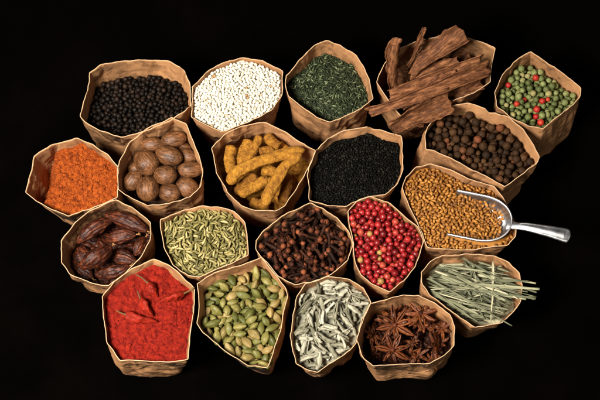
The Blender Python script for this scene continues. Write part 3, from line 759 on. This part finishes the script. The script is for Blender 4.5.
for k, (a, b, rd, z, lb) in enumerate(BL):
    p0 = at(50 + a[0] / 4, 190 + a[1] / 4, z * mm); p1 = at(50 + b[0] / 4, 190 + b[1] / 4, (z + 3 + random.uniform(-3, 3)) * mm); R0 = rd / 4 * 0.78 * mm; p0, p1 = b12.keep(p0, 2.2 * mm), b12.keep(p1, 2.2 * mm); L = (p1 - p0).length
    so = Vector((k * 4.1, 2, k)); rr = []; P = []
    for i in range(36):
        u = i / 35; rr.append(R0 * max(0.06, math.sin(PI * (0.04 + 0.93 * u)) ** 0.72) * (1 + 0.06 * noise.noise(so + Vector((u * 4, 0, 0))))); P.append(Vector(((u - 0.5) * L, R0 * 0.25 * math.sin(u * 3 + k), R0 * 0.3 * math.sin(PI * u))))
    m = MB(); m.add(*tube(P, rr, 44, lambda u, q: 1 + 0.07 * math.sin(11 * q + k + 2.5 * noise.noise(so + Vector((u * 3, 1, 1)))) + 0.15 * math.cos(2 * q + k) + 0.13 * noise.noise(so + Vector((u * 10, math.cos(q) * 3, math.sin(q) * 3)))))
    o = obj('dark_ribbed_pod', None, label=lb, cat='spice pod', group='large dark ribbed pods'); o.matrix_world = frame(p0, p1, random.uniform(0, 6))
    obj('husk', m.mesh('husk', DPOD), o)
    m = MB()
    for j in range(6):
        an = j * 1.05 + k; m.add(*tube(spline([P[34], P[35] + Vector((1.6 * mm, 0, 0)), P[35] + Vector((random.uniform(2, 4) * mm, 1.5 * mm * math.cos(an), 1.5 * mm * math.sin(an)))], 6), [0.6 * mm, .55 * mm, .5 * mm, .4 * mm, .3 * mm, .12 * mm], 5))
    obj('frayed_tip', m.mesh('frayed_tip', TIP), o)
m = MB(); m.add(*b12.bed('x', DPOD, '', '', rings=16, fn=grit(12, 0, 0.6, 6))); obj('pod_crumbs', m.mesh('pod_crumbs', DPOD), label='dark husk crumbs below the large ribbed pods', cat='spice heap', kind='stuff')

# ---- 13 fennel seeds
b13 = Bag([(159.5,219),(177.5,212.5),(200,206),(220,207.5),(235,211),(245,222.5),(247.5,237.5),(248,255),(235,261),(215,270),(200,277),(187.5,275),(172.5,265),(164,247.5)],
          'brown paper bag filled with slender pale green seeds', seed=13, sc=0.86).fill(7.5, 3)
FNL = grain_mat('fennel', [(0, (0.075, 0.062, 0.014)), (0.35, (0.18, 0.150, 0.042)), (0.75, (0.32, 0.262, 0.090)), (1, (0.48, 0.38, 0.16))], 0.55, 0.3, 900, (0.6, 1.25), 0.25, 1100, streak=(0.1, 1, 1))


def fennel(i):
    P = [Vector(((u - 0.5) * 5.2 * mm, 0.5 * mm * math.sin(u * PI) * (1 if i % 2 else -1), 0)) for u in np.linspace(0, 1, 10)]
    return tube(P, [0.18 * mm + 0.62 * mm * math.sin(PI * (0.06 + 0.88 * u)) ** 0.8 for u in np.linspace(0, 1, 10)], 12, lambda u, q: 1 + 0.14 * math.cos(6 * q))


heap(b13, 'fennel_seed', variants('fennel_seed', FNL, fennel, 4), 1800, (2.6 * mm, 0.8 * mm, 0.75 * mm), 'slender ridged pale green seed in the fennel bag', 'fennel seed', 'fennel seeds', FNL,
     bedname='fennel_fill', bedlabel='mass of the half buried slender pale green seeds', seed=13, pitch=0.5, edge=1.0, cap=3.8)

# ---- 14 cloves
b14 = Bag([(256,241),(264,230),(282.5,216),(310,202.5),(322.5,207.5),(337.5,217.5),(349,231),(353,244),(347.5,260),(331,274),(315,281),(295,285),(277.5,276),(267.5,262.5),(260,256),(256,249)],
          'brown paper bag full of cloves', seed=14, sc=0.86).fill(11, 3)
CST = grain_mat('clove_stem', [(0, (0.012, 0.0045, 0.002)), (0.6, (0.026, 0.0085, 0.004)), (1, (0.07, 0.020, 0.008))], 0.65, 0.12, 700, bump=0.3)
CBD = grain_mat('clove_bud', [(0, (0.035, 0.008, 0.003)), (0.6, (0.11, 0.027, 0.009)), (1, (0.24, 0.065, 0.022))], 0.6, 0.2, 700, bump=0.2)
clv = []
for i in range(4):
    m = MB(); m.add(*tube([(-5.6 * mm, 0, 0), (-5.2 * mm, 0, 0), (-2 * mm, .2 * mm * i, 0), (1.5 * mm, 0, 0), (3.2 * mm, 0, 0), (3.6 * mm, 0, 0)], [.5 * mm, .8 * mm, 1.05 * mm, 1.3 * mm, 1.7 * mm, 1.2 * mm], 8, lambda u, q: 1 + 0.12 * math.cos(4 * q) + 0.1 * noise.noise(Vector((u * 6, q, i)))))
    for j in range(4):
        a = PI / 4 + j * PI / 2; m.add(*tube([(2.7 * mm, 1.2 * mm * math.cos(a), 1.2 * mm * math.sin(a)), (4 * mm, 2.1 * mm * math.cos(a), 2.1 * mm * math.sin(a)), (5 * mm, 2.5 * mm * math.cos(a), 2.5 * mm * math.sin(a))], [.8 * mm, .6 * mm, .15 * mm], 5))
    st_ = m.mesh('clove_stem', CST); m = MB(); m.add(*lumpy(1.85 * mm, 0.12, 2.5, i, 12, 9), 0, Matrix.Translation((4.7 * mm, 0, 0))); clv.append([('stem', st_), ('bud', m.mesh('clove_bud', CBD))])
heap(b14, 'clove', clv, 420, (5.2 * mm, 1.75 * mm, 1.6 * mm), 'dark clove with a reddish round bud in the clove bag', 'clove', 'cloves', CST, maxi=190, mincells=25, bedname='clove_fill', bedlabel='dark lower layer of cloves in their bag', seed=14, pitch=0.9, edge=1.0, lift=0.35, cap=4.2)

# ---- 15 pink peppercorns
b15 = Bag([(348,211),(358,201),(371,196),(389.6,203.7),(409.7,219.5),(418,228),(423.5,241),(415.5,265.5),(404,281),(389.6,292),(372,284),(361,275.5),(355,262.6),(353.7,242.5),(349.4,225)],
          'brown paper bag of bright pinkish red peppercorns', seed=15, sc=0.88).fill(8, 2.5)
PNK = grain_mat('pink_pepper', [(0, (0.13, 0.005, 0.006)), (0.5, (0.28, 0.009, 0.010)), (0.85, (0.37, 0.020, 0.018)), (1, (0.40, 0.060, 0.030))], 0.38, 0.45, 420, (0.55, 1.25), 0.3, 800)
TAN = grain_mat('tan_berry', [(0, (0.26, 0.13, 0.03)), (1, (0.36, 0.21, 0.06))], 0.5, 0.4, 400, (0.8, 1.1), 0.2)
pm = variants('pink_peppercorn', PNK, lambda i: lumpy(1.95 * mm, 0.15, 2.6, i)); tm = variants('tan_berry', TAN, lambda i: lumpy(1.9 * mm, 0.12, 2.5, i), 2)
heap(b15, 'pink_peppercorn', pm, 800, (1.9 * mm,) * 3, 'bright pinkish red peppercorn in the bag of red ones', 'peppercorn', 'pink peppercorns', PNK, maxi=290, mincells=10,
     pick=lambda k, p: ('tan_berry', tm, 'tan dried berry among the pinkish red peppercorns', 'berry', 'tan berries among pink peppercorns') if k in (7, 31, 58, 90, 121, 150) else None,
     bedname='pink_pepper_fill', bedlabel='lower layer of pinkish red peppercorns', seed=15, edge=1.0, jitter=0.28)

# ---- 16 lemongrass
b16 = Bag([(421,272.5),(430,261),(442.5,255),(475,254.5),(496,256),(507.5,261),(520,272.5),(523,285),(520,300),(512.5,312.5),(502.5,322.5),(475,328),(460,317.5),(445,307.5),(430,295),(422.5,285)],
          'brown paper bag of cut dried grass blades at the right', off=(0, 0), sc=0.84, seed=16).fill(22, 3)
GRS = grain_mat('dried_grass', [(0, (0.065, 0.068, 0.034)), (0.4, (0.145, 0.148, 0.080)), (0.8, (0.27, 0.262, 0.155)), (1, (0.44, 0.40, 0.25))], 0.6, 0.3, 500, (0.7, 1.2), 0.25, 900, streak=(0.06, 1, 1))


def blade(p0, p1, w, lb, gp, k):
    m = MB(); L = (p1 - p0).length; m.add(*sheet(L, w * mm, 0.35 * mm, 16, 4, random.choice((0.8, 1.4, -0.9)), random.uniform(-0.05, 0.05), random.uniform(-1.2, 1.2), 0.3, 1.0 * mm, k, lambda u: 0.55 + 0.45 * math.sin(PI * min(1, 0.15 + u))))
    o = obj('dried_grass_blade', m.mesh('dried_grass_blade', GRS), label=lb, cat='grass blade', group=gp); o.matrix_world = frame(p0, p1, random.uniform(-0.5, 0.5))


n = 0; R = random.Random(5)
while n < 140:
    cx, cy = R.uniform(428, 515), R.uniform(258, 322); an = R.gauss(0.16, 0.19) if R.random() < 0.9 else R.uniform(-1.2, 1.2); L = R.uniform(26, 46)
    z = (50 + n * 0.115) * mm; za = z - 1 * mm; zb = z + 2 * mm
    a = (cx - L * math.cos(an), cy - L * math.sin(an)); b = (cx + L * math.cos(an), cy + L * math.sin(an))
    for _ in range(12):
        p = at(*a, za)
        if b16.sfrac(p.x, p.y) < 0.93: break
        a = (a[0] + 0.08 * (cx - a[0]) + 1, a[1] + 0.1 * (cy - a[1]))
    else: continue
    out = a[0] + 10 < b[0] and n > 80 and R.random() < 0.5 and 272 < b[1] < 303
    if not out:
        for _ in range(14):
            p = at(*b, zb)
            if b16.sfrac(p.x, p.y) < 0.94: break
            b = (b[0] + 0.1 * (cx - b[0]) - 1, b[1] + 0.1 * (cy - b[1]))
        else: continue
    else:
        b = (min(b[0], 536), b[1]); zb = 74 * mm
    if math.hypot(a[0] - b[0], a[1] - b[1]) < 16: continue
    blade(at(*a, za), at(*b, zb), R.choice((R.uniform(0.7, 1.4), R.uniform(1.2, 2.4))), 'pale green dried grass blade in the tangle inside its bag' if not out else 'dried grass blade poking out over the right rim of the grass bag', 'dried grass blades' if not out else 'grass blades over the rim', n); n += 1
for k, (a, b, za, zb, w, lb) in enumerate([((429, 279), (512, 326), 72, 74, 1.6, 'thin straw blade running from the left rim down over the front rim'), ((493, 261), (491, 321), 71, 70, 1.5, 'single grass blade lying crosswise from back to front'),
        ((457, 275.5), (506, 301), 72, 73, 3.2, 'pale wide grass blade slanting down across the right middle'), ((441, 276), (482, 293), 71, 71, 3.4, 'broadest silvery grass blade, left of the middle on top'),
        ((462, 258), (500, 279), 70, 72, 1.6, 'thin grass blade slanting down from the back rim'), ((470, 284), (539, 289), 72, 76, 2.8, 'pale grass blade reaching farthest out on the right'),
        ((492, 280), (529, 281.5), 73, 76, 1.6, 'thin bright grass blade tip over the right rim, the upper one'), ((480, 291), (536, 296.5), 72, 76, 2.6, 'grey green grass blade over the right rim, the lower one')]):
    blade(at(*a, za * mm), at(*b, zb * mm), w, lb, None, 200 + k)
m = MB(); m.add(*b16.bed('x', GRS, '', '', rings=16, fn=grit(16, 0, 0.5, 3))); obj('grass_crumbs', m.mesh('grass_crumbs', GRS), label='grass crumbs below the dried grass blades', cat='spice heap', kind='stuff')

# ---- 17 red chilli powder
b17 = Bag([(102,297),(113.6,282),(132,268.5),(154,258.4),(169,265),(186,280),(194.5,289),(192,317.4),(188,359.5),(165,362),(149,362),(120.4,360.5),(107,342.7),(102.5,317.4)],
          'brown paper bag of bright red chilli powder at the bottom left', off=(-9, -5), sc=0.90, seed=17).fill(9, 4, slope=(0, -0.05))
RPW = powder_mat('red_powder', [(0.3, (0.09, 0.0022, 0.0008)), (0.5, (0.20, 0.0065, 0.0016)), (0.72, (0.30, 0.016, 0.003))], 1)
g1 = grit(17, 0.7, 0.45, 1.6)


def red_rel(x, y, q):
    P = Vector((x, y, 0)) * 1000; a = noise.voronoi(P * 0.13 + Vector((3, 1, 0)) + noise.noise_vector(P * .1) * .5)[0]; cr = min(1, (a[1] - a[0]) * 4)
    return g1(x, y, q) + (0.9 * cr - 0.7 + 1.8 * noise.noise(P * 0.07)) * mm


m = MB(); m.add(*b17.bed('x', RPW, '', '', rings=90, fn=red_rel)); granules(m, b17, 1600, red_rel, 0.15, 0.75, 17); obj('red_powder', m.mesh('red_powder', RPW), label='crumbly bright red powder in the bottom left bag', cat='spice powder', kind='stuff')
CHI = grain_mat('chilli_skin', [(0, (0.19, 0.009, 0.003)), (1, (0.26, 0.015, 0.005))], 0.6, 0.15, 200, (0.6, 1.25), 0.5, 500)
STM = grain_mat('chilli_stem', [(0, (0.10, 0.045, 0.012)), (1, (0.15, 0.085, 0.025))], 0.6, 0.3, 600)
CL = [([(150,72),(168,82),(188,100)],[(188,100),(200,118),(215,140)],'dried red chilli half buried at the back of the red powder'),([(93,180),(105,186),(122,192)],[(122,192),(160,203),(215,213)],'longest dried red chilli lying on the red powder, stem to the left'),
      ([(156,122),(160,134),(165,148)],[(165,148),(182,172),(202,198)],'wrinkled red chilli slanting down in the middle of the red powder'),([(325,112),(308,122),(292,130)],[(292,130),(260,140),(224,153)],'red chilli whose long green stem crosses the right rim')]
for k, (s1, s2, lb) in enumerate(CL):
    f = lambda p, z: at(85 + p[0] / 2.967, 250 + p[1] / 2.967, z * mm)
    zz = [66, 66, 67.5, 67][k]; zst = [68, 67.5, 69, 72][k]
    A = [f(p, zst - i * 0.8) for i, p in enumerate(s1)]; Bc = [f(p, zz + (1 if i == 1 else 0)) for i, p in enumerate(s2)]; A[-1] = Bc[0].copy()
    if k == 3: A[0].z = 73.5 * mm; A[1].z = 71.5 * mm
    org = Bc[0].copy(); o = obj('chilli', None, label=lb, cat='chilli', group='dried red chillies on the powder', loc=org); so = Vector((k, 3 * k, 1)); P = spline(Bc, 30)
    m = MB(); m.add(*tube([p - org for p in P], [(3.3 * (0.55 + 0.45 * min(1, i / 7)) * (1 - (i / 29) ** 2.2) + 0.25) * mm for i in range(30)], 16, lambda u, q: 1 + 0.45 * noise.noise(so + Vector((u * 7, math.cos(q) * 1.6, math.sin(q) * 1.6))) + 0.18 * math.cos(3 * q + u * 3) + 0.15 * math.cos(2 * q + k)))
    obj('skin', m.mesh('chilli_skin', CHI), o); P = spline(A, 12); m = MB(); m.add(*tube([p - org for p in P], [(0.6 + 0.9 * max(0, (i - 9) / 2)) * mm for i in range(12)], 8)); obj('stem', m.mesh('chilli_stem', STM), o)

# ---- 18 green cardamom
b18 = Bag([(197.5,284),(216,273.4),(261.5,258),(272.5,272),(285,287.5),(287.5,297),(282,328),(268,368),(247.5,365.6),(225.6,351.5),(204,333),(197,323.4),(199,301.5)],
          'brown paper bag of green cardamom pods at the bottom', off=(3, 1), sc=0.88, seed=18).fill(22, 3, slope=(0, -0.10))
CGM = grain_mat('cardamom_green', [(0, (0.070, 0.075, 0.014)), (0.5, (0.125, 0.120, 0.025)), (1, (0.21, 0.175, 0.045))], 0.5, 0.35, 700, (0.65, 1.25), 0.5, 900, streak=(0.12, 1, 1))
CTM = grain_mat('cardamom_tan', [(0, (0.19, 0.14, 0.038)), (1, (0.30, 0.205, 0.065))], 0.55, 0.35, 700, (0.65, 1.2), 0.5, 900, streak=(0.12, 1, 1))


def cardamom(i):
    L = (10.2, 8.8, 7.2, 9.6, 10.8)[i % 5] * mm; so = Vector((i * 3, 1, 4)); P = [Vector(((u - 0.5) * L, 0.7 * mm * math.sin(3 * u + i), 0)) for u in np.linspace(0, 1, 18)]
    return tube(P, [0.35 * mm + (2.3 - 0.22 * (i % 3)) * mm * math.sin(PI * (0.03 + 0.94 * u)) ** 0.95 for u in np.linspace(0, 1, 18)], 24, lambda u, q: 1 + 0.10 * math.cos(3 * q) + 0.09 * math.cos(11 * q + u) + 0.10 * noise.noise(so + Vector((u * 4, math.cos(q), math.sin(q)))))


gv = variants('cardamom_pod', CGM, cardamom, 6); tv = variants('cardamom_pod', CTM, cardamom, 5)
heap(b18, 'cardamom_pod', gv, 560, (4.6 * mm, 2.2 * mm, 2.0 * mm), 'green cardamom pod in the bag at the bottom', 'cardamom pod', 'green cardamom pods', CGM, maxi=190, mincells=22, K=26, cell=0.45,
     pick=lambda k, p: ('cardamom_pod', tv, 'pale tan cardamom pod among the green ones', 'cardamom pod', 'tan cardamom pods') if (k * 7) % 10 < 3 else None,
     bedname='cardamom_fill', bedlabel='lower layer of cardamom pods and husks', seed=18, pitch=0.5, cap=4.4, edge=1.05)

# ---- 19 pale curled leaves
b19 = Bag([(297,296.6),(306,283.7),(327.4,276.5),(349,279.4),(363,288),(371.4,302),(363,319.6),(356,342.6),(349,351),(317.4,373),(306,369),(296,364),(290,337),(293,314)],
          'brown paper bag of pale grey green curled dried leaves', off=(4, 1), sc=0.86, seed=19).fill(14, 3)
SEN = grain_mat('pale_leaf', [(0, (0.13, 0.118, 0.068)), (0.4, (0.27, 0.25, 0.17)), (0.85, (0.44, 0.41, 0.30)), (1, (0.58, 0.54, 0.42))], 0.6, 0.3, 700, (0.5, 1.2), 0.6, 700, streak=(0.12, 1, 1))
cleaf = lambda i: sheet((13.5, 11, 15, 12, 9)[i % 5] * mm, (7.4, 6.2, 6.8, 7.4, 5.8)[i % 5] * mm, 0.55 * mm, 14, 6, (5.4, 4.6, 5.8, 4.2, 5.0)[i % 5], (0.09, -0.08, 0.12, 0.05, 0.1)[i % 5], (0.9, -1.2, 0.5, 1.5, -0.6)[i % 5], 0.6, 1.2 * mm, i, lambda u: 0.4 + 0.6 * math.sin(PI * (0.08 + 0.84 * u)))
heap(b19, 'curled_leaf', variants('curled_leaf', SEN, cleaf, 5), 560, (5.8 * mm, 1.7 * mm, 1.35 * mm), 'pale grey green curled dried leaf in the bag at the bottom', 'dried leaf', 'pale curled dried leaves', SEN, maxi=190, mincells=25,
     bedname='curled_leaf_fill', bedlabel='lower layer of pale curled leaves and crumbs', seed=19, pitch=0.7, edge=1.0, cap=4.5)

# ---- 20 star anise
b20 = Bag([(357,340),(362,319.4),(371,303.6),(397.5,297),(418.5,295.7),(434,303.6),(450,314),(455,327),(454,345.6),(445,355),(429,364),(397.5,364.5),(372.6,366),(362,355)],
          'brown paper bag of star anise at the bottom right', off=(6, -3), sc=0.9, seed=20).fill(33, 0)
ANI = grain_mat('star_anise', [(0, (0.016, 0.004, 0.0015)), (0.5, (0.042, 0.010, 0.003)), (1, (0.10, 0.024, 0.007))], 0.55, 0.22, 420, (0.55, 1.35), 0.5, 800)
ALI = grain_mat('anise_lip', [(0, (0.085, 0.021, 0.006)), (1, (0.20, 0.055, 0.014))], 0.5, 0.3, 420, (0.6, 1.3), 0.4, 800)
ASD = grain_mat('anise_seed', [(0, (0.07, 0.022, 0.008)), (1, (0.14, 0.05, 0.016))], 0.38, 0.4, 300)


def pod_mesh(k):
    vs = []; fs = []; n = 16; L = 13.5 * mm; op = (1.0, 0.6, 0.25)[k % 3]
    for i in range(n + 1):
        u = i / n; w = (0.5 + 2.0 * math.sin(PI * min(1, u * 1.05)) ** 0.8 * (1 - 0.35 * u)) * mm * (1 if u < 0.97 else 0.3); h = (0.7 + 2.6 * math.sin(PI * (0.1 + 0.85 * u)) ** 0.9) * mm
        x = 1.2 * mm + u * L; up = 2.2 * mm * u ** 3
        g = 0.25 + 0.75 * op
        for yy, zz in ((0, -h), (0.75 * w, -0.55 * h), (1.0 * w, 0.05 * h), (0.8 * w * g, 0.62 * h), (0.6 * w * g, 0.60 * h), (0.35 * w * g, -0.1 * h), (0, -0.35 * h),
                       (-0.35 * w * g, -0.1 * h), (-0.6 * w * g, 0.60 * h), (-0.8 * w * g, 0.62 * h), (-1.0 * w, 0.05 * h), (-0.75 * w, -0.55 * h)):
            q = Vector((x, yy, zz + up)); vs.append(q + Vector((0, 1, 1)) * (0.35 * mm * noise.noise(Vector((u * 9 + k * 5, yy * 900, zz * 900)))))
    for i in range(n):
        for j in range(12): a = (j + 1) % 12; fs.append((i * 12 + j, i * 12 + a, (i + 1) * 12 + a, (i + 1) * 12 + j))
    fs += [tuple(range(11, -1, -1)), tuple(n * 12 + j for j in range(12))]
    b = MB(); b.add(vs, fs); b.mi = [1 if q < n * 12 and q % 12 in (2, 3, 4, 7, 8, 9) else 0 for q in range(len(fs))]; return b.mesh('anise_pod', [ANI, ALI])


PODS = [pod_mesh(k) for k in range(3)]
b = MB(); b.add(*ellipsoid(2.4 * mm, 1.15 * mm, 1.7 * mm, 14, 10)); SEED = b.mesh('anise_seed', ASD)
b = MB(); b.add(*tube([(0, 0, -6 * mm), (0.4 * mm, 0, -3 * mm), (0, 0, 1.2 * mm)], [0.5 * mm, 0.7 * mm, 1.9 * mm], 8)); STALK = b.mesh('anise_stalk', ANI)
AL = [(190,172,70,56,.1,-.1,.2,8,'large flat star anise with eight wide spread pods, left of the middle'),(290,125,62,58,-.3,.25,.6,8,'star anise leaning on the back wall beside the largest one'),(182,268,60,58,.35,.0,1.0,7,'star anise near the front wall with pods fanned upward'),
      (345,250,52,54,.3,1.05,.4,8,'star anise standing on edge by the right wall'),(150,98,56,50,-.9,-.3,.3,7,'star anise in the back left corner showing one thick reddish pod'),(262,238,42,48,.4,-.4,.9,8,'small star anise between the front fan and the edgewise one'),
      (275,290,44,46,.9,.3,.1,7,'star anise tucked under the front wall right of the fan'),(95,205,50,44,.3,.7,.7,8,'shaded star anise against the left wall'),(375,185,48,46,-.5,-.6,.2,8,'dark star anise under the right back wall'),
      (110,285,46,42,.5,.5,.3,7,'shaded star anise in the front left corner'),(230,110,50,42,.2,.2,.9,8,'dark star anise sunk between the two back ones'),(330,310,40,40,.2,-.2,.5,8,'darkest star anise at the front right wall')]
R = random.Random(3)
for _ in range(9):
    a, q = R.uniform(0, 6.28), math.sqrt(R.uniform(0.02, 0.8)); AL.append((235 + 165 * q * math.cos(a), 205 + 115 * q * math.sin(a), R.uniform(44, 58), R.uniform(39, 45), R.uniform(-.8, .8), R.uniform(-.8, .8), R.uniform(0, 3), 8, 'star anise of the lower layer, in shade under the upper ones'))
for k, (x, y, Rz, z, rx, ry, rz, npod, lb) in enumerate(AL):
    o = obj('star_anise', None, label=lb, cat='star anise', group='star anise in their bag', loc=b20.keep(at(345 + x / 3.81, 280 + y / 3.81, z * mm), Rz * (1.05 if k < 8 else 1.0) / 3.81 * 0.42 * mm), rot=(rx, ry, rz)); s0 = Rz * (1.1 if k < 8 else 1.0) / 3.81 * 0.77 * mm / (14.7 * mm)
    for j in range(npod):
        p = obj('pod', PODS[(j * 5 + k) % 3], o, rot=(0, random.uniform(-.18, .22), 2 * PI * (j + random.uniform(-.12, .12)) / npod + k)); q = s0 * (random.uniform(0.85, 1.08) if random.random() < 0.86 else random.uniform(0.4, 0.65)); p.scale = (q, q * random.uniform(.85, 1.15), q)
        if (j * 5 + k) % 3 < 2: obj('seed', SEED, p, loc=(7 * mm, 0, 0.9 * mm), rot=(0, random.uniform(-.2, .2), 0))
    obj('stalk', STALK, o, scale=(s0,) * 3)
m = MB(); m.add(*b20.bed('x', ANI, '', '', rings=40, fn=grit(20, 2.5, 1, 7))); obj('anise_crumbs', m.mesh('anise_crumbs', ANI), label='broken anise bits below the star anise', cat='spice heap', kind='stuff')
print('objects', len(S.objects))
